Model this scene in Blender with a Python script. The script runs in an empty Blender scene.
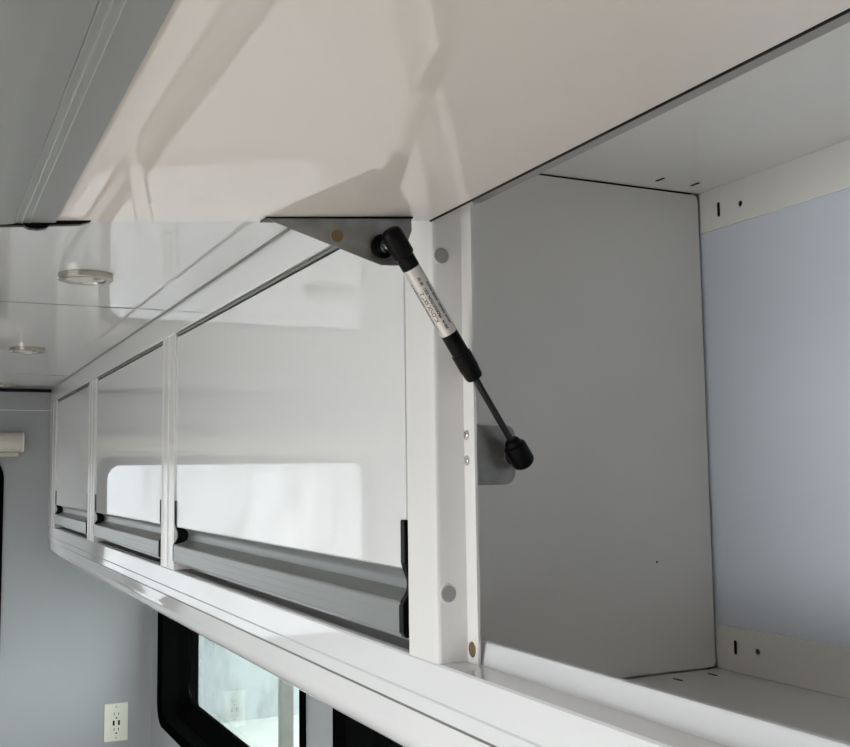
import bpy, bmesh, math, random
from mathutils import Vector, Matrix
random.seed(4)
S = bpy.context.scene
H = 1.62                       # camera height above the floor; all z below are measured from eye level

# ---------------------------------------------------------------- camera
yaw, pit, rol = .4512, .094, -.014
fw = Vector((math.sin(yaw)*math.cos(pit), math.cos(yaw)*math.cos(pit), math.sin(pit)))
rt = Vector((math.cos(yaw), -math.sin(yaw), 0)); up = rt.cross(fw)
r2 = rt*math.cos(rol)+up*math.sin(rol); u2 = -rt*math.sin(rol)+up*math.cos(rol)
cd = bpy.data.cameras.new('camera'); cam = bpy.data.objects.new('camera', cd); S.collection.objects.link(cam)
m = Matrix((r2, u2, -fw)).transposed().to_4x4(); m.translation = Vector((0, 0, H)); cam.matrix_world = m
cd.sensor_width = 36; cd.sensor_fit = 'HORIZONTAL'; cd.lens = 1046.1/850*36
cd.clip_start = .01; cd.clip_end = 200; cd.shift_y = 0
S.camera = cam

# ---------------------------------------------------------------- world, light, exposure
W = bpy.data.worlds.new('sky'); S.world = W; W.use_nodes = True
nt = W.node_tree; bg = nt.nodes['Background']
bg.inputs[0].default_value = (.94, .97, 1, 1); bg.inputs[1].default_value = 4.0
S.view_settings.view_transform = 'Standard'; S.view_settings.look = 'None'
S.view_settings.gamma = 1; S.view_settings.exposure = 1.25; S.view_settings.use_curve_mapping = False
S.cycles.use_denoising = True
S.cycles.max_bounces = 14; S.cycles.diffuse_bounces = 8; S.cycles.glossy_bounces = 8; S.cycles.transparent_max_bounces = 12
S.cycles.sample_clamp_indirect = 6

def portal(name, loc, sx, sy, direction):
    l = bpy.data.lights.new(name, 'AREA'); l.shape = 'RECTANGLE'; l.size = sx; l.size_y = sy
    o = bpy.data.objects.new(name, l); S.collection.objects.link(o)
    o.location = (loc[0], loc[1], loc[2]+H); o.rotation_euler = Vector(direction).to_track_quat('-Z', 'Y').to_euler()
    l.cycles.is_portal = True; l.energy = 1
    return o

# room limits
YE = 3.874; XL = -1.45; YB = -1.7; ZC = .3075; XW = .775; XO = .92
OPW = (-.35, 1.55, -1.45, .05)           # unseen opening added in the left wall to light the interior: y0,y1,z0,z1
ENW = (-.778, .2267, -.62, .040)        # glass of the end window: x0,x1,z0,z1
REW = (-.85, -.05, -1.3, -.42)            # unseen rear opening, added and sized for the light it lets in: x0,x1,z0,z1
portal('sky_portal_left', (XL-.10, (OPW[0]+OPW[1])/2, (OPW[2]+OPW[3])/2), OPW[3]-OPW[2], OPW[1]-OPW[0], (1, 0, 0))
portal('sky_portal_end', ((ENW[0]+ENW[1])/2, YE+.10, (ENW[2]+ENW[3])/2), ENW[1]-ENW[0], ENW[3]-ENW[2], (0, -1, 0))
portal('sky_portal_rear', ((REW[0]+REW[1])/2, YB-.12, (REW[2]+REW[3])/2), REW[1]-REW[0], REW[3]-REW[2], (0, 1, 0))

# ---------------------------------------------------------------- materials
def mat(name, col, rough=.5, metal=0, spec=.5, coat=0, coat_rough=.03, bump=0, bscale=60, var=0, vscale=3, bdist=.002):
    M = bpy.data.materials.new(name); M.use_nodes = True; n = M.node_tree; p = n.nodes['Principled BSDF']
    p.inputs['Base Color'].default_value = (*col, 1); p.inputs['Roughness'].default_value = rough
    p.inputs['Metallic'].default_value = metal; p.inputs['Specular IOR Level'].default_value = spec
    p.inputs['Coat Weight'].default_value = coat; p.inputs['Coat Roughness'].default_value = coat_rough
    tc = n.nodes.new('ShaderNodeTexCoord')
    if bump:
        t = n.nodes.new('ShaderNodeTexNoise'); t.inputs['Scale'].default_value = bscale; t.inputs['Detail'].default_value = 3
        b = n.nodes.new('ShaderNodeBump'); b.inputs['Strength'].default_value = bump; b.inputs['Distance'].default_value = bdist
        n.links.new(tc.outputs['Object'], t.inputs['Vector']); n.links.new(t.outputs['Fac'], b.inputs['Height'])
        n.links.new(b.outputs['Normal'], p.inputs['Normal'])
    if var:
        t = n.nodes.new('ShaderNodeTexNoise'); t.inputs['Scale'].default_value = vscale; t.inputs['Detail'].default_value = 5
        r = n.nodes.new('ShaderNodeValToRGB')
        r.color_ramp.elements[0].position = .35; r.color_ramp.elements[1].position = .65
        r.color_ramp.elements[0].color = (*[c*(1-var) for c in col], 1); r.color_ramp.elements[1].color = (*[min(1, c*(1+var)) for c in col], 1)
        n.links.new(tc.outputs['Object'], t.inputs['Vector']); n.links.new(t.outputs['Fac'], r.inputs['Fac'])
        n.links.new(r.outputs['Color'], p.inputs['Base Color'])
    return M
def glass(name, tint):
    M = bpy.data.materials.new(name); M.use_nodes = True; n = M.node_tree; n.nodes.clear()
    o = n.nodes.new('ShaderNodeOutputMaterial'); mx = n.nodes.new('ShaderNodeMixShader'); fr = n.nodes.new('ShaderNodeFresnel')
    ge = n.nodes.new('ShaderNodeNewGeometry'); ior = n.nodes.new('ShaderNodeMapRange')      # same reflectance on both faces of the pane
    ior.inputs['To Min'].default_value = 1.45; ior.inputs['To Max'].default_value = 1/1.45
    n.links.new(ge.outputs['Backfacing'], ior.inputs[0]); n.links.new(ior.outputs[0], fr.inputs[0])
    t = n.nodes.new('ShaderNodeBsdfTransparent'); t.inputs[0].default_value = (*tint, 1); g = n.nodes.new('ShaderNodeBsdfGlossy'); g.inputs['Roughness'].default_value = .01
    n.links.new(fr.outputs[0], mx.inputs[0]); n.links.new(t.outputs[0], mx.inputs[1]); n.links.new(g.outputs[0], mx.inputs[2]); n.links.new(mx.outputs[0], o.inputs[0])
    return M
WHITE = mat('gloss_white_panel', (.74, .735, .73), .02)
WARM = mat('gloss_white_door_lining', (.76, .70, .65), .012)
RAIL = mat('gloss_white_paint', (.72, .72, .725), .05)
POST = mat('satin_white_paint', (.75, .735, .715), .18)
CEIL = mat('gloss_ceiling_panel', (.66, .66, .67), .02)
LINER = mat('white_liner_panel', (.80, .78, .745), .06)
DIVID = mat('divider_panel_paint', (.71, .69, .665), .3, var=.02, vscale=5)
BACK = mat('bluish_wall_liner', (.68, .72, .79), .35, bump=.15, bscale=90, bdist=.001)
WALL = mat('grey_white_wall_liner', (.35, .36, .375), .28, bump=.1, bscale=60, bdist=.001)
ALU = mat('brushed_aluminium', (.38, .385, .375), .40, metal=.7, bump=.02, bscale=200)
ZINC = mat('zinc_plated_steel', (.27, .265, .25), .35, metal=.7, var=.15, vscale=60)
NICKEL = mat('satin_nickel', (.50, .46, .41), .25, metal=1)
LENS = mat('frosted_lens', (.55, .55, .52), .3)
BLACK = mat('black_plastic', (.0025, .0025, .0025), .36, spec=.13)
RUBBER = mat('black_rubber', (.004, .004, .004), .6, spec=.2)
FRAMEB = mat('black_window_frame', (.002, .002, .002), .75, spec=0)
HINGE = mat('grey_hinge_and_shade_strip', (.22, .22, .21), .45, metal=.3)
DARK = mat('dark_recess', (.012, .012, .011), .7, spec=.2)
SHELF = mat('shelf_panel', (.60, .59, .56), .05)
BRASS = mat('yellow_passivated_metal', (.20, .135, .055), .42, metal=.5)
PLUG = mat('grey_plug', (.33, .33, .33), .45)
SILVER = mat('silver_label', (.66, .62, .58), .30, metal=.45)
INK = mat('black_print', (.01, .01, .01), .5)
CREAM = mat('ivory_plastic', (.74, .73, .64), .35)
BEIGE = mat('beige_cassette', (.56, .54, .47), .45)
FLOORM = mat('grey_vinyl_floor', (.74, .66, .58), .4, var=.08, vscale=4)
CHROME = mat('bright_steel', (.75, .75, .74), .12, metal=1)
GLS = glass('clear_glass', (.97, .97, .965)); GLG = glass('green_tinted_glass', (.84, .90, .87))
def stucco():
    M = mat('pale_concrete_wall', (.78, .79, .76), .9); n = M.node_tree; p = n.nodes['Principled BSDF']
    tc = n.nodes.new('ShaderNodeTexCoord'); mp = n.nodes.new('ShaderNodeMapping'); mp.inputs['Scale'].default_value = (3, 3, 1.1)
    t = n.nodes.new('ShaderNodeTexNoise'); t.inputs['Scale'].default_value = 1.6; t.inputs['Detail'].default_value = 9; t.inputs['Roughness'].default_value = .7
    r = n.nodes.new('ShaderNodeValToRGB'); r.color_ramp.elements[0].position = .3; r.color_ramp.elements[0].color = (.12, .125, .115, 1)
    r.color_ramp.elements[1].position = .52; r.color_ramp.elements[1].color = (.235, .245, .255, 1)
    n.links.new(tc.outputs['Object'], mp.inputs[0]); n.links.new(mp.outputs[0], t.inputs['Vector']); n.links.new(t.outputs['Fac'], r.inputs[0]); n.links.new(r.outputs[0], p.inputs['Base Color'])
    return M
STUCCO = stucco(); SNOW = mat('pale_gravel_ground', (.30, .30, .29), .9, var=.1, vscale=3)
GREYPOST = mat('weathered_grey_post', (.07, .065, .058), .8, var=.2, vscale=6)

# ---------------------------------------------------------------- builders (world coordinates with z from eye level)
def org(o):
    v = Vector((0, 0, 0))
    while o: v = v+o.location; o = o.parent
    return v
def link(name, bm, mt, parent=None, loc=None, bevel=0, smooth=False, seg=2):
    """bm verts are in world coords (z from eye level); the object origin goes to loc"""
    bmesh.ops.recalc_face_normals(bm, faces=bm.faces)
    if loc is None:
        if parent: loc = org(parent)-Vector((0, 0, H))
        else:
            xs = [v.co for v in bm.verts]
            loc = Vector((sum(c.x for c in xs)/len(xs), sum(c.y for c in xs)/len(xs), min(c.z for c in xs)))
    loc = Vector(loc)
    for v in bm.verts: v.co -= loc
    me = bpy.data.meshes.new(name); bm.to_mesh(me); bm.free()
    if isinstance(mt, (list, tuple)):
        for q in mt: me.materials.append(q)
    else: me.materials.append(mt)
    o = bpy.data.objects.new(name, me); S.collection.objects.link(o)
    if parent:
        o.parent = parent; o.location = loc+Vector((0, 0, H))-org(parent)
    else: o.location = loc+Vector((0, 0, H))
    if smooth:
        for f in me.polygons: f.use_smooth = True
        try: me.set_sharp_from_angle(angle=math.radians(38))
        except Exception: pass
        w = o.modifiers.new('normals', 'WEIGHTED_NORMAL'); w.keep_sharp = True; w.weight = 80
    if bevel:
        b = o.modifiers.new('bevel', 'BEVEL'); b.width = bevel; b.segments = seg; b.limit_method = 'ANGLE'; b.angle_limit = math.radians(40)
    return o
def empty(name, loc, label=None, cat=None, group=None, kind=None):
    o = bpy.data.objects.new(name, None); S.collection.objects.link(o); o.empty_display_size = .05
    o.location = (loc[0], loc[1], loc[2]+H); tag(o, label, cat, group, kind); return o
def tag(o, label=None, cat=None, group=None, kind=None):
    for k, v in (('label', label), ('category', cat), ('group', group), ('kind', kind)):
        if v: o[k] = v
    return o
def box(bm, x0, x1, y0, y1, z0, z1):
    vs = [bm.verts.new((x, y, z)) for x in (x0, x1) for y in (y0, y1) for z in (z0, z1)]
    for f in ((0, 1, 3, 2), (4, 6, 7, 5), (0, 4, 5, 1), (2, 3, 7, 6), (0, 2, 6, 4), (1, 5, 7, 3)): bm.faces.new([vs[i] for i in f])
    return bm
def B(*a): return box(bmesh.new(), *a)
def prism(pts, ax, a0, a1, bm=None):
    """extrude a closed outline along axis ax ('x','y','z')"""
    bm = bm or bmesh.new()
    def q(p, a):
        return {'y': (p[0], a, p[1]), 'x': (a, p[0], p[1]), 'z': (p[0], p[1], a)}[ax]
    r = [[bm.verts.new(q(p, a)) for p in pts] for a in (a0, a1)]
    n = len(pts)
    for i in range(n): bm.faces.new((r[0][i], r[0][(i+1) % n], r[1][(i+1) % n], r[1][i]))
    bm.faces.new(r[0]); bm.faces.new(r[1][::-1]); return bm
def arc(cx, cz, r, a0, a1, n=8, rz=None):
    rz = rz or r
    return [(cx+r*math.cos(math.radians(a0+(a1-a0)*i/n)), cz+rz*math.sin(math.radians(a0+(a1-a0)*i/n))) for i in range(n+1)]
def lathe(p0, d, prof, bm=None, n=28):
    """prof = [(distance along d, radius)]"""
    bm = bm or bmesh.new(); d = Vector(d).normalized(); a = d.orthogonal().normalized(); b = d.cross(a); p0 = Vector(p0)
    rings = []
    for t, r in prof:
        c = p0+d*t
        rings.append([bm.verts.new(c)] if r < 1e-7 else [bm.verts.new(c+(a*math.cos(2*math.pi*i/n)+b*math.sin(2*math.pi*i/n))*r) for i in range(n)])
    for A, Bq in zip(rings, rings[1:]):
        for i in range(n):
            j = (i+1) % n
            if len(A) == 1 and len(Bq) == 1: continue
            if len(A) == 1: bm.faces.new((A[0], Bq[j], Bq[i]))
            elif len(Bq) == 1: bm.faces.new((A[i], A[j], Bq[0]))
            else: bm.faces.new((A[i], A[j], Bq[j], Bq[i]))
    for R_, inv in ((rings[0], True), (rings[-1], False)):
        if len(R_) > 1: bm.faces.new(R_[::-1] if inv else R_)
    return bm
def roundrect(x0, x1, z0, z1, r, n=6):
    p = []
    for cx, cz, a in ((x1-r, z1-r, 0), (x0+r, z1-r, 90), (x0+r, z0+r, 180), (x1-r, z0+r, 270)):
        p += arc(cx, cz, r, a, a+90, n)
    return p
def ring_prism(outer, inner, ax, a0, a1, a0i=None, a1i=None):
    """frame between two outlines with the same point count; inner outline may sit at other depths"""
    bm = bmesh.new(); a0i = a0 if a0i is None else a0i; a1i = a1 if a1i is None else a1i
    def q(p, a): return {'y': (p[0], a, p[1]), 'x': (a, p[0], p[1]), 'z': (p[0], p[1], a)}[ax]
    n = len(outer)
    R = [[bm.verts.new(q(p, a)) for p in o] for o, a in ((outer, a0), (outer, a1), (inner, a1i), (inner, a0i))]
    for k in range(4):
        for i in range(n): bm.faces.new((R[k][i], R[k][(i+1) % n], R[(k+1) % 4][(i+1) % n], R[(k+1) % 4][i]))
    return bm
def wall_with_holes(ax, a0, a1, u0, u1, z0, z1, holes):
    """slab of boxes around rectangular holes; ax is the thickness axis"""
    bm = bmesh.new()
    us = sorted({u0, u1, *[h[0] for h in holes], *[h[1] for h in holes]}); zs = sorted({z0, z1, *[h[2] for h in holes], *[h[3] for h in holes]})
    for i in range(len(us)-1):
        for k in range(len(zs)-1):
            uc = (us[i]+us[i+1])/2; zc = (zs[k]+zs[k+1])/2
            if any(h[0] < uc < h[1] and h[2] < zc < h[3] for h in holes): continue
            if ax == 'x': box(bm, a0, a1, us[i], us[i+1], zs[k], zs[k+1])
            else: box(bm, us[i], us[i+1], a0, a1, zs[k], zs[k+1])
    bmesh.ops.remove_doubles(bm, verts=bm.verts, dist=1e-5)
    seen = {}
    for f in list(bm.faces):
        k = frozenset(v.index for v in f.verts)
    bm.verts.index_update()
    for f in bm.faces: seen.setdefault(frozenset(v.index for v in f.verts), []).append(f)
    bmesh.ops.delete(bm, geom=[f for fs in seen.values() if len(fs) > 1 for f in fs], context='FACES')
    return bm

# ---------------------------------------------------------------- the setting
tag(link('floor', B(XL-.1, XO, YB-.1, YE+.1, -H-.05, -H), FLOORM), kind='structure')
ceil = empty('ceiling', ((XL+.4)/2, 1, ZC), kind='structure')
seams = [YB-.1, -.92, .515, 1.9485, 3.3327, YE+.0]
link('ceiling_backing', B(XL-.1, XO+.02, YB-.1, YE+.1, ZC+.012, ZC+.06), DARK, ceil)
for a, b in zip(seams, seams[1:]):
    for x0, x1 in ((XL, -.5), (-.496, .4135)):
        link('ceiling_panel', B(x0, x1, a+.0018, b-.0018, ZC, ZC+.012), CEIL, ceil)
for y in seams[1:-1]: link('joint_seal', B(XL, .4135, y-.0022, y+.0022, ZC-.0006, ZC+.004), HINGE, ceil)
for x0, x1 in ((-.5005, -.4955), (.4095, .4148)): link('joint_seal', B(x0, x1, YB-.1, YE, ZC-.0008, ZC+.004), HINGE, ceil)
tag(link('trim_1', B(XL, .4145, YE-.016, YE, ZC-.011, ZC-.0005), RUBBER), kind='structure')
# end wall with its window
wy = YE
O = roundrect(ENW[0]-.045, ENW[1]+.040, ENW[2]-.045, ENW[3]+.036, .075); I = roundrect(ENW[0], ENW[1], ENW[2], ENW[3], .05)
we = wall_with_holes('y', YE, YE+.06, XL-.1, XO, -H, ZC, [(ENW[0]-.02, ENW[1]+.02, ENW[2]-.02, ENW[3]+.012)])
wall_far = tag(link('wall_far', we, WALL), kind='structure')
link('liner_seam', B(XL, .4145, YE-.0012, YE+.001, .232, .2345), LINER, wall_far)
w1 = empty('window_1', ((ENW[0]+ENW[1])/2, YE, ENW[2]), kind='structure')
link('window_frame', ring_prism(O, I, 'y', YE-.012, YE+.06), FRAMEB, w1)
link('pane', prism(roundrect(ENW[0]-.01, ENW[1]+.01, ENW[2]-.01, ENW[3]+.01, .055), 'y', YE+.03, YE+.034), GLS, w1)
# right wall with its windows below the cabinets
RW = [(2.235, 3.70, -.83, -.33), (.55, 1.985, -.83, -.33)]
wr = wall_with_holes('x', XW, XO, YB-.1, YE+.06, -H, -.27, [(a+.0, b-.0, c, d) for a, b, c, d in RW])
tag(link('wall_right', wr, WALL), kind='structure')
tag(link('wall_right_upper', B(.806, XO, YB-.1, YE, -.27, ZC+.012), BACK), kind='structure')
bpy.data.objects['wall_right_upper'].name = 'wall_upper'
for k, (a, b, c, d) in enumerate(RW):
    w = empty('window_%d' % (k+2), (XW, (a+b)/2, c), kind='structure')
    O = roundrect(a-.02, b+.055, c-.02, d+.02, .075); I = roundrect(a+.02, b-.01, c+.015, d-.02, .06); G = roundrect(a+.02, b-.02, c+.06, d-.04, .06)
    link('window_frame', ring_prism(O, I, 'x', XW-.006, XW+.06, XW-.003), FRAMEB, w, bevel=.002)
    link('reveal', ring_prism(roundrect(a+.003, b-.003, c+.002, d-.002, .06), G, 'x', XW+.03, XO-.02, XW+.085, XW+.098), FRAMEB, w)
    link('pane', prism(G, 'x', XW+.088, XW+.092), GLG, w)
# unseen left and rear walls, each with a glazed opening added for light
tag(link('wall_left', wall_with_holes('x', XL-.1, XL, YB-.1, YE, -H, ZC, [OPW]), WALL), kind='structure')
w = empty('window_4', (XL, .7, OPW[2]), kind='structure')  # added unseen opening to light the interior, with its frame and pane
link('window_frame', ring_prism(roundrect(OPW[0]-.03, OPW[1]+.03, OPW[2]-.03, OPW[3]+.03, .05), roundrect(OPW[0]+.03, OPW[1]-.03, OPW[2]+.03, OPW[3]-.03, .05), 'x', XL-.1, XL+.012), FRAMEB, w)
link('pane', B(XL-.05, XL-.046, OPW[0]+.01, OPW[1]-.01, OPW[2]+.01, OPW[3]-.01), GLS, w)
tag(link('wall_back', wall_with_holes('y', YB-.1, YB, XL-.1, XO, -H, ZC, [REW]), WALL), kind='structure')
w = empty('window_5', (-.3, YB, REW[2]), kind='structure')  # added unseen rear opening for light, with its frame and pane
link('window_frame', ring_prism(roundrect(REW[0]-.03, REW[1]+.03, REW[2]-.03, REW[3]+.03, .05), roundrect(REW[0]+.03, REW[1]-.03, REW[2]+.03, REW[3]-.03, .05), 'y', YB-.1, YB+.012), FRAMEB, w)
link('pane', B(REW[0]+.01, REW[1]-.01, YB-.05, YB-.046, REW[2]+.01, REW[3]-.01), GLS, w)

# outside
tag(link('ground', B(-14, 16, -12, 16, -H-.75, -H-.6), SNOW), kind='structure')
tag(link('building_wall', B(-7, 9, 9.5, 9.8, -H-.6, 1.7), STUCCO), 'pale stained concrete wall outside, seen through the window under the cabinets', 'wall')
tag(link('grey_post', B(2.276, 2.362, 7.0, 7.09, -H-.6, 1.6), GREYPOST, bevel=.01), 'weathered grey post standing outside the nearer end of the far side window', 'post')

# ---------------------------------------------------------------- cabinet run: long rail and header that every unit shares
Y0 = -.42
rail = empty('cabinet_rail', (.415, 1.7, -.275), 'long glossy white rail with rounded nose running under all the overhead cabinets', 'rail')
P = [(.415, -.1694), (.4168, -.1676), (.446, -.1676), (.4475, -.166), (.4515, -.151), (.4535, -.149), (.458, -.149), (.460, -.151), (.460, -.232), (.79, -.232), (.79, -.285), (.49, -.285)]
P += [(x, z) for x, z in arc(.478, -.2335, .058, -100, -178, 10, .048)]
P += [(.4152, -.2174), (.4205, -.2172), (.4205, -.2152), (.415, -.2150), (.4136, -.2140), (.4136, -.2012), (.415, -.1996)]
link('fascia', prism(P, 'y', Y0, YE), RAIL, rail, smooth=True)
link('joint_seal', B(.4163, .4215, Y0, YE, -.2174, -.2149), HINGE, rail)
link('sill_shade', B(.424, .4455, .898, 3.70, -.1676, -.1668), HINGE, rail)  # grey strip paints the shade on the ledge below the closed doors
head = empty('cabinet_header', (.415, 1.7, .25), 'glossy white top frame strip between the cabinet doors and the ceiling', 'frame')
P = [(.415, .3075), (.415, .2592), (.4158, .2584), (.444, .2584), (.4445, .2500), (.464, .2490), (.465, .2500), (.465, .3075)]
link('frame_strip', prism(P, 'y', Y0, YE), WHITE, head)

# posts belong to the unit on their near side
def post(par, ya, yb, flange=False, groove=True):
    """sheet metal post from ya (near) to yb (far) along y"""
    if flange:
        p = [(.415, yb), (.4155, ya+.012), (.4157, ya+.006), (.4165, ya+.002), (.4195, ya-.0005), (.443, ya-.003), (.443, ya-.0225), (.4455, ya-.0225), (.4455, ya+.001), (.4455, yb)]
    else:
        w = yb-ya
        p = [(.4155, yb), (.414, yb-.006), (.4165, yb-.012), (.4165, ya+.5*w+.004), (.4145, ya+.5*w), (.4165, ya+.5*w-.004), (.4165, ya+.014), (.414, ya+.007), (.4155, ya), (.4455, ya), (.4455, yb)]
    return link('post', prism(p, 'z', -.1676, .2588), POST, par, smooth=True)

# ---------------------------------------------------------------- doors
DT, DP, DB = .2499, -.0905, -.1525          # closed door: top, panel bottom, handle bottom
def handle_profile():
    f = [(.4185, DP+.002), (.4185, DP-.001)]
    f += [(.4240, -.0925), (.4330, -.0950), (.4380, -.1000), (.4395, -.1070), (.4375, -.1140), (.4300, -.1190), (.4190, -.1212), (.4150, -.1214), (.4134, -.1228)]
    z = -.1228
    for k in range(3):                       # shallow ribs on the lower face
        f += [(.4131, z-.0012), (.4131, z-.0079), (.4135, z-.0082), (.4135, z-.0088)]; z -= .0088
    f += [(.4130, -.1510), (.4140, DB), (.4300, DB)]
    # back face: three fine ribs and a rolled bulge
    b = [(.4380, -.1510), (.4400, -.1400), (.4405, -.1310), (.4407, -.1260), (.4412, -.1200), (.4414, -.1150), (.4412, -.1100), (.4409, -.1060)]
    b += [(.4408, -.1045)]
    for z in (-.1035, -.0985, -.0935):
        b += [(.4400, z-.0008), (.4406, z), (.4400, z+.0008)]
    b += [(.4400, -.0745), (.4384, -.0740), (.4384, DP+.002)]
    return f+b
def cap_profile():
    f = [(.4163, -.0445), (.4155, -.0460), (.4155, -.0850), (.4175, -.0920), (.4190, -.0960), (.4208, -.1005), (.4214, -.1060), (.4208, -.1115), (.4180, -.1165), (.4150, -.1200), (.4130, -.1245), (.4130, -.1500), (.4160, -.1545), (.4260, -.1550)]
    b = [(.4400, -.1530), (.4414, -.1470), (.4418, -.1380), (.4418, -.0975), (.4440, -.0940), (.4446, -.0870), (.4438, -.0815), (.4415, -.0785), (.4410, -.0560), (.4390, -.0480)]
    return f+b
def make_door(par, ya, yb, mt=None, xf=None, gap=True):
    """door > handle, end_cap x2, (hinge). xf moves world points (the open door)"""
    out = []
    def put(name, bm, m, parent, **k):
        if xf:
            for v in bm.verts: v.co = xf @ v.co
        return link(name, bm, m, parent, **k)
    d = put('door', B(.4180, .4382, ya, yb, DP, DT), [mt or WHITE], par, bevel=.0012)
    put('handle', prism(handle_profile(), 'y', ya+.006, yb-.006), ALU, d, smooth=True)
    put('end_cap', prism(cap_profile(), 'y', ya-.0010, ya+.0085), BLACK, d, bevel=.0007)
    put('end_cap', prism(cap_profile(), 'y', yb-.0070, yb+.0008), BLACK, d, bevel=.0007)
    if gap:
        put('gap_shade', B(.4225, .4300, ya, yb, .2503, .2582), DARK, d)  # dark backing paints the shade inside the gap above the door
        put('hinge_strip', B(.4175, .4224, ya, yb, .2524, .2560), HINGE, d)
    else:
        put('gap_shade', B(.4340, .4389, ya, yb, .2501, .2518), DARK, d)  # dark strip paints the shaded gap behind the raised door
    return d

units = [
 (.908, 1.893, 'closed white cabinet nearest the strut, longest of the three closed ones'),
 (2.012, 2.828, 'closed white cabinet between the two slim posts, middle of three'),
 (2.962, 3.692, 'closed white cabinet against the end wall, smallest looking in the row'),
]
posts = [(1.8945, 2.0050), (2.8420, 2.9550), (3.7020, YE)]
for (a, b, lab), (pa, pb) in zip(units, posts):
    u = empty('overhead_cabinet', (.6, (a+b)/2, -.2195), lab, 'cabinet', 'closed overhead cabinets')
    make_door(u, a, b)
    post(u, pa, pb)
    link('side_panel', B(.462, .79, pa+.03, pa+.042, -.2195, .3070), DIVID, u)
    y_in = {.908: .9370, 2.012: 1.9385, 2.962: 2.8860}[a]
    link('shelf', B(.462, .80, y_in, pa+.0295, -.232, -.2195), LINER, u)
    link('top_panel', B(.4655, .80, y_in, pa+.0295, .2975, .3070), LINER, u)

# the open unit near the camera
ou = empty('overhead_cabinet', (.6, .3, -.2195), 'open white cabinet with its lift-up door held raised by a strut', 'cabinet')
post(ou, .8385, .8978, flange=True)
def disc(name, c, d, r, t, mt, par, rim=None):
    return link(name, lathe(c, d, [(0, r), (t*.7, r), (t, r*.86), (t, 0)]), mt, par, smooth=True)
for px_, z in ((.4240, .196), (.4258, -.1073)):
    pz = disc('screw_plug', (px_, .8376, z), (0, -1, 0), .0070, .0016, PLUG, ou)
    link('plug_rim', lathe((px_, .8378, z), (0, -1, 0), [(0, .0088), (.0012, .0086), (.0014, .0076), (.0008, .0070)]), POST, pz, smooth=True)
br = disc('bolt_head', (.4435, .8262, -.1555), (-1, 0, 0), .0068, .0012, BRASS, ou)
link('bolt_ring', lathe((.4432, .8262, -.1555), (-1, 0, 0), [(0, .0080), (.0006, .0079), (.0008, .0070), (.0004, .0068)]), POST, br, smooth=True)
link('side_panel', prism([(x, z) for x, z in roundrect(.448, .7995, -.2180, .3125, .006)], 'y', .9242, .9360), DIVID, ou)
link('shelf', B(.4605, .8035, Y0, .9235, -.232, -.2195), SHELF, ou)
link('top_panel', B(.4655, .8035, Y0, .9235, .3143, .3195), LINER, ou)
def slot(c, d, w, h, par, long_axis='z'):
    """dark slotted hole with its own depth"""
    n = Vector(d); 
    if abs(n.x) > .5: bm = prism([(c[1]+p, c[2]+q) for p, q in roundrect(-w/2, w/2, -h/2, h/2, min(w, h)*.49, 5)], 'x', c[0]-.0004, c[0]+.0015)
    else: bm = prism([(c[0]+p, c[1]+q) for p, q in roundrect(-w/2, w/2, -h/2, h/2, min(w, h)*.49, 5)], 'z', c[2]-.0004, c[2]+.0004)
    return link('slot', bm, DARK, par)
bf = link('back_flange', B(.8005, .8035, Y0, .9225, .2675, .3143), LINER, ou, bevel=.0006)
lf = link('back_flange', B(.8005, .8035, Y0, .9225, -.2195, -.1720), LINER, ou, bevel=.0006)
link('back_liner', B(.8036, .806, Y0, .9450, -.2195, .3143), BACK, ou)
slot((.8004, .891, .2885), (1, 0, 0), .0038, .0165, bf); slot((.8004, .8926, -.193), (1, 0, 0), .0038, .0150, lf)
slot((.8004, .45, .2885), (1, 0, 0), .0038, .0165, bf); slot((.8004, .45, -.190), (1, 0, 0), .0038, .0150, lf)
for y, z, p_ in ((.8567, .2871, bf), (.8595, -.1928, lf)):
    link('hole', lathe((.8003, y, z), (1, 0, 0), [(0, .0029), (.001, .0029)]), DARK, p_)
    link('hole_burr', lathe((.8006, y, z), (-1, 0, 0), [(0, .0048), (.0006, .0040), (.0003, .0030)]), LINER, p_, smooth=True)
for z, pts in ((.3143, ((.769, .892), (.7205, .892))), (-.2195, ((.7213, .893), (.770, .896)))):
    for x, y in pts:
        slot((x, min(y, .914), z), (0, 0, 1), .0035, .0145, ou)
link('mark', lathe((.7238, .9243, -.1004), (0, -1, 0), [(0, .0014), (.0002, .0012), (.0003, 0)]), DARK, ou)

# open door: take the closed door and swing it up
yo = (-.12, .838)
ang = math.radians(5.52)
A = Vector((.4382, 0, DT)); Bp = Vector((.4125, 0, .2272))
e1 = Vector((-math.cos(ang), 0, -math.sin(ang)))      # closed -z
e2 = Vector((math.sin(ang), 0, -math.cos(ang)))       # closed +x (inner side)
R3 = Matrix(((e2.x, 0, -e1.x), (0, 1, 0), (e2.z, 0, -e1.z))).to_4x4()
XF = Matrix.Translation(Bp) @ R3 @ Matrix.Translation(-A)
odoor = make_door(ou, yo[0], yo[1], WARM, XF, gap=False)
odoor['label'] = 'raised door, glossy lining facing down'

link('header_shade_strip', B(.4462, .4636, Y0, .833, .2480, .2489), mat('shade_strip_grey', (.33, .32, .31), .5), ou)  # grey strip added to paint the shade under the open bay's header
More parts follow.
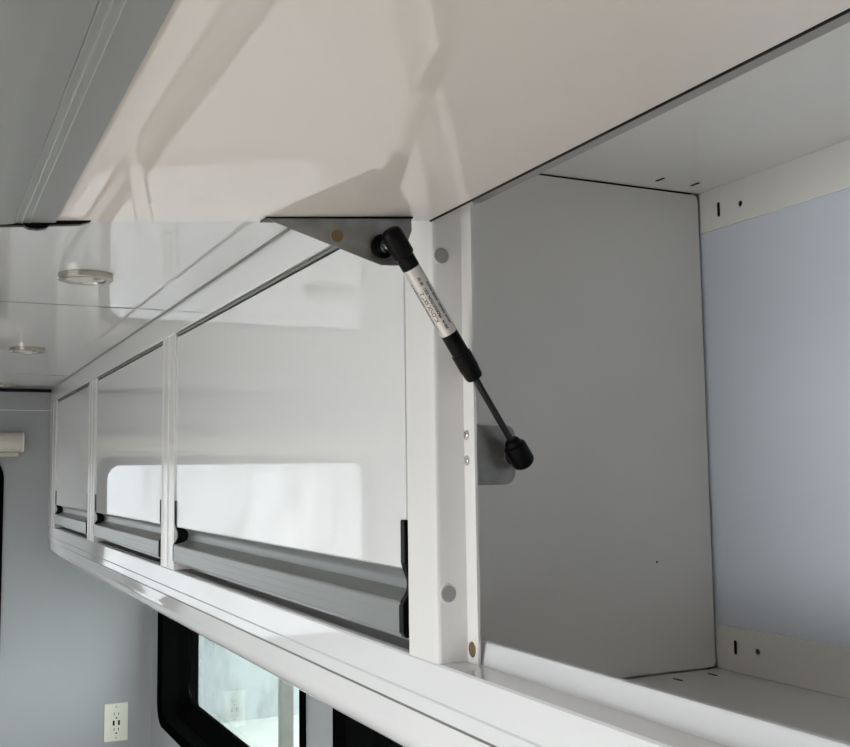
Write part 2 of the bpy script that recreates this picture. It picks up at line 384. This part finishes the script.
# bracket on the door: flange screwed to the lining plus a hanging plate
bx = lambda x: .2272-(.4125-x)*math.tan(ang)
plate = [(.2560, bx(.256)-.001), (.3860, bx(.386)-.001), (.3865, .2125), (.3735, .1800), (.3570, .1791), (.2600, .2085)]
bk = link('door_bracket', prism(plate, 'y', .8200, .8218), ZINC, odoor, bevel=.0003)
fl = prism([(.2530, bx(.253)-.0004), (.3870, bx(.387)-.0004), (.3870, bx(.387)-.0020), (.2530, bx(.253)-.0012)], 'y', .8185, .8360)
link('bracket_flange', fl, BLACK, odoor)
disc('rivet', (.3159, .8200, .2012), (0, -1, 0), .0052, .0010, BRASS, odoor)
link('rivet_washer', lathe((.3159, .8202, .2012), (0, -1, 0), [(0, .0078), (.0007, .0076), (.0007, 0)]), ZINC, odoor, smooth=True)

# bracket on the post flange
pl = [(.4470, .0422), (.4470, -.0125), (.4870, -.0125)]+arc(.4870, -.0005, .0120, -90, 0, 6)+[(.4990, .0330)]+arc(.4900, .0330, .0090, 0, 90, 5)
sb = link('strut_bracket', prism(pl, 'y', .8400, .8420), ZINC, ou, bevel=.0003)
link('bracket_foot', B(.4457, .4476, .8175, .8420, -.0125, .0422), ZINC, ou)
for z in (.0327, .0099):
    rv = disc('rivet', (.4433, .8303, z), (-1, 0, 0), .0046, .0010, PLUG, ou)
    link('rivet_core', lathe((.4422, .8303, z), (-1, 0, 0), [(0, .0030), (.0006, .0024), (.0008, 0)]), CHROME, rv, smooth=True)

# ---------------------------------------------------------------- gas strut
U = Vector((.3592, .800, .2000)); L = Vector((.4962, .824, .0110)); D = (L-U).normalized(); LEN = (L-U).length
gs = empty('gas_strut', (L.x, L.y, L.z), 'black gas strut with silver printed label holding up the open cabinet door', 'gas strut')
p0 = U-D*.0
SA = lathe(p0-D*.0085, D, [(0, 0), (.0006, .0045), (.0022, .0078), (.005, .0094), (.010, .0097), (.0265, .0097), (.0275, .0090), (.0283, .0081), (.0390, .0081), (.0395, .0078)])
link('upper_socket', SA, BLACK, gs, smooth=True)
k1 = .0395-.0085; k2 = k1+.0665; k3 = k2+.022
tube = link('tube', lathe(p0+D*k1, D, [(0, .0078), (k3-k1, .0078)]), BLACK, gs, smooth=True)
lb = link('label_sleeve', lathe(p0+D*k1, D, [(0, .0079), (.0002, .0080), (k2-k1, .0080), (k2-k1+.0002, .0079)]), SILVER, gs, smooth=True)
link('gland', lathe(p0+D*k3, D, [(-.0005, .0078), (0, .0089), (.002, .0088), (.0150, .0088), (.0190, .0082), (.0240, .0080), (.0262, .0070), (.0272, .0040)]), BLACK, gs, smooth=True)
k4 = LEN-.0205
link('rod', lathe(p0+D*(k3+.02), D, [(0, .0030), (k4-k3-.02+.002, .0030)]), mat('dark_steel_rod', (.02, .02, .02), .3, metal=.6), gs, smooth=True)
link('lower_socket', lathe(p0+D*k4, D, [(-.0015, .0045), (0, .0066), (.0015, .0074), (.0045, .0080), (.0055, .0100), (.0080, .0107), (.0230, .0107), (.0262, .0096), (.0285, .0066), (.0295, .003), (.0297, 0)]), BLACK, gs, smooth=True)
# ball studs reaching back to the two brackets
def stud(c, yb, nm):
    c = Vector(c); n = yb-c.y
    return link(nm, lathe(c, (0, 1, 0), [(0, .0040), (n*.45, .0040), (n*.5, .0072), (n*.72, .0072), (n*.75, .0050), (n, .0050)]), CHROME, gs, smooth=True)
cu = p0+D*.0035; stud((cu.x-.002, .804, cu.z-.002), .8199, 'upper_ball_stud')
link('washer', lathe((cu.x-.004, .8155, cu.z-.002), (0, 1, 0), [(0, .0085), (.001, .0105), (.0042, .0105)]), BLACK, gs, smooth=True)
cl = p0+D*(LEN-.004); stud((cl.x-.003, .826, cl.z-.001), .8399, 'lower_ball_stud')
# printed text wrapped on the sleeve
view = (Vector((0, 0, 0))-(p0+D*.06)); view = (view-D*view.dot(D)).normalized(); side = D.cross(view).normalized()
def wrap_text(body, size, u_mid, s_start, flip=1, par=lb):
    cu_ = bpy.data.curves.new('print', 'FONT'); cu_.body = body; cu_.size = size; cu_.offset = .00012; cu_.align_x = 'LEFT'; cu_.align_y = 'CENTER'
    t = bpy.data.objects.new('tmp', cu_); S.collection.objects.link(t)
    dg = bpy.context.evaluated_depsgraph_get(); me = bpy.data.meshes.new_from_object(t.evaluated_get(dg))
    bm = bmesh.new(); bm.from_mesh(me); S.collection.objects.unlink(t); bpy.data.objects.remove(t)
    R = .00806
    for v in bm.verts:
        x, y = v.co.x, v.co.y
        th = u_mid+y/R
        c = p0+D*(s_start-x)
        v.co = c+(view*math.cos(th)+side*math.sin(th))*R
    bmesh.ops.triangulate(bm, faces=bm.faces)
    o = link('print', bm, INK, par); return o

wrap_text('KLONX SRT 21', .0048, .42, k1+.052, 1)
wrap_text('350 N   PRODUCTION 2021   00 03', .0034, -.14, k1+.061, 1)
wrap_text('NICHT  OFFNEN  HOHER DRUCK', .0028, -.80, k1+.058, 1)
wrap_text('DO NOT OPEN   HIGH PRESSURE', .0032, 1.12, k1+.060, 1)

# ---------------------------------------------------------------- ceiling lights
def puck(x, y, lab):
    t = empty('ceiling_light', (x, y, ZC), lab, 'light', 'round ceiling lights')
    link('ring', lathe((x, y, ZC), (0, 0, -1), [(0, .0395), (.0005, .0405), (.0088, .0405), (.0100, .0392), (.0102, .0300), (.0080, .0290), (.0074, .0285)], n=48), NICKEL, t, smooth=True)
    link('lens', lathe((x, y, ZC-.0055), (0, 0, -1), [(0, .0286), (.0022, .0284), (.0030, .0240), (.0032, .0)], n=40), LENS, t, smooth=True)
    link('switch_button', lathe((x+.015, y-.018, ZC-.0083), (0, 0, -1), [(0, .0060), (.0018, .0060), (.0022, .0050), (.0022, 0)], n=24), NICKEL, t, smooth=True)
puck(.222, 1.640, 'large looking round satin nickel ceiling light nearest the raised door')
puck(.2265, 2.640, 'second round satin nickel ceiling light, between the two ceiling seams')
puck(.232, 3.640, 'round nickel ceiling light farthest away, just before the end wall')

# ---------------------------------------------------------------- roller shade cassette on the end wall
sh = empty('roller_shade', (-.25, YE, .0888), 'beige rolled-up shade cassette above the end wall window', 'shade')
link('cassette', prism([(YE, .0888), (YE-.050, .0888)]+arc(YE-.050, .1215, .0327, 270, 180, 6, .0327)+arc(YE-.050, .1225, .0327, 180, 90, 6, .032)+[(YE, .1545)], 'x', -.86, .3185), BEIGE, sh, smooth=True)
link('end_plate', prism([(YE, .0870), (YE-.050, .0870)]+arc(YE-.050, .1215, .0345, 270, 90, 10)+[(YE, .1560)], 'x', .3187, .3235), CREAM, sh, bevel=.001)
link('hem_bar', B(-.85, .3105, YE-.040, YE-.024, .0716, .0868), BEIGE, sh, bevel=.003)
tag(link('screw', lathe((.3824, YE, .2491), (0, -1, 0), [(0, .0042), (.0015, .0036), (.002, 0)]), PLUG, smooth=True), 'tiny dark screw head high on the end wall beside the cabinets', 'screw')

# ---------------------------------------------------------------- outlet
ot = empty('wall_outlet', (.652, YE, -.858), 'ivory wall outlet with two black charging ports low on the end wall', 'outlet')
link('cover_plate', prism(roundrect(.6115, .6925, -.923, -.793, .004), 'y', YE-.006, YE), CREAM, ot, bevel=.002)
link('receptacle', prism(roundrect(.634, .670, -.897, -.819, .002), 'y', YE-.0085, YE-.006), CREAM, ot, bevel=.0006)
for z in (-.829, -.881):
    for x in (.6445, .6595): link('slot', B(x-.0012, x+.0012, YE-.0089, YE-.0084, z-.0045, z+.0045), DARK, ot)
    link('ground_hole', lathe((.652, YE-.0083, z-.0135), (0, -1, 0), [(0, .0029), (.0006, .0029)]), DARK, ot)
for x in (.6430, .6610): link('usb_port', B(x-.0032, x+.0032, YE-.0091, YE-.0084, -.868, -.851), BLACK, ot)
for z in (-.805, -.911): link('screw', lathe((.652, YE-.0058, z), (0, -1, 0), [(0, .0030), (.001, .0026), (.0012, 0)]), PLUG, ot, smooth=True)
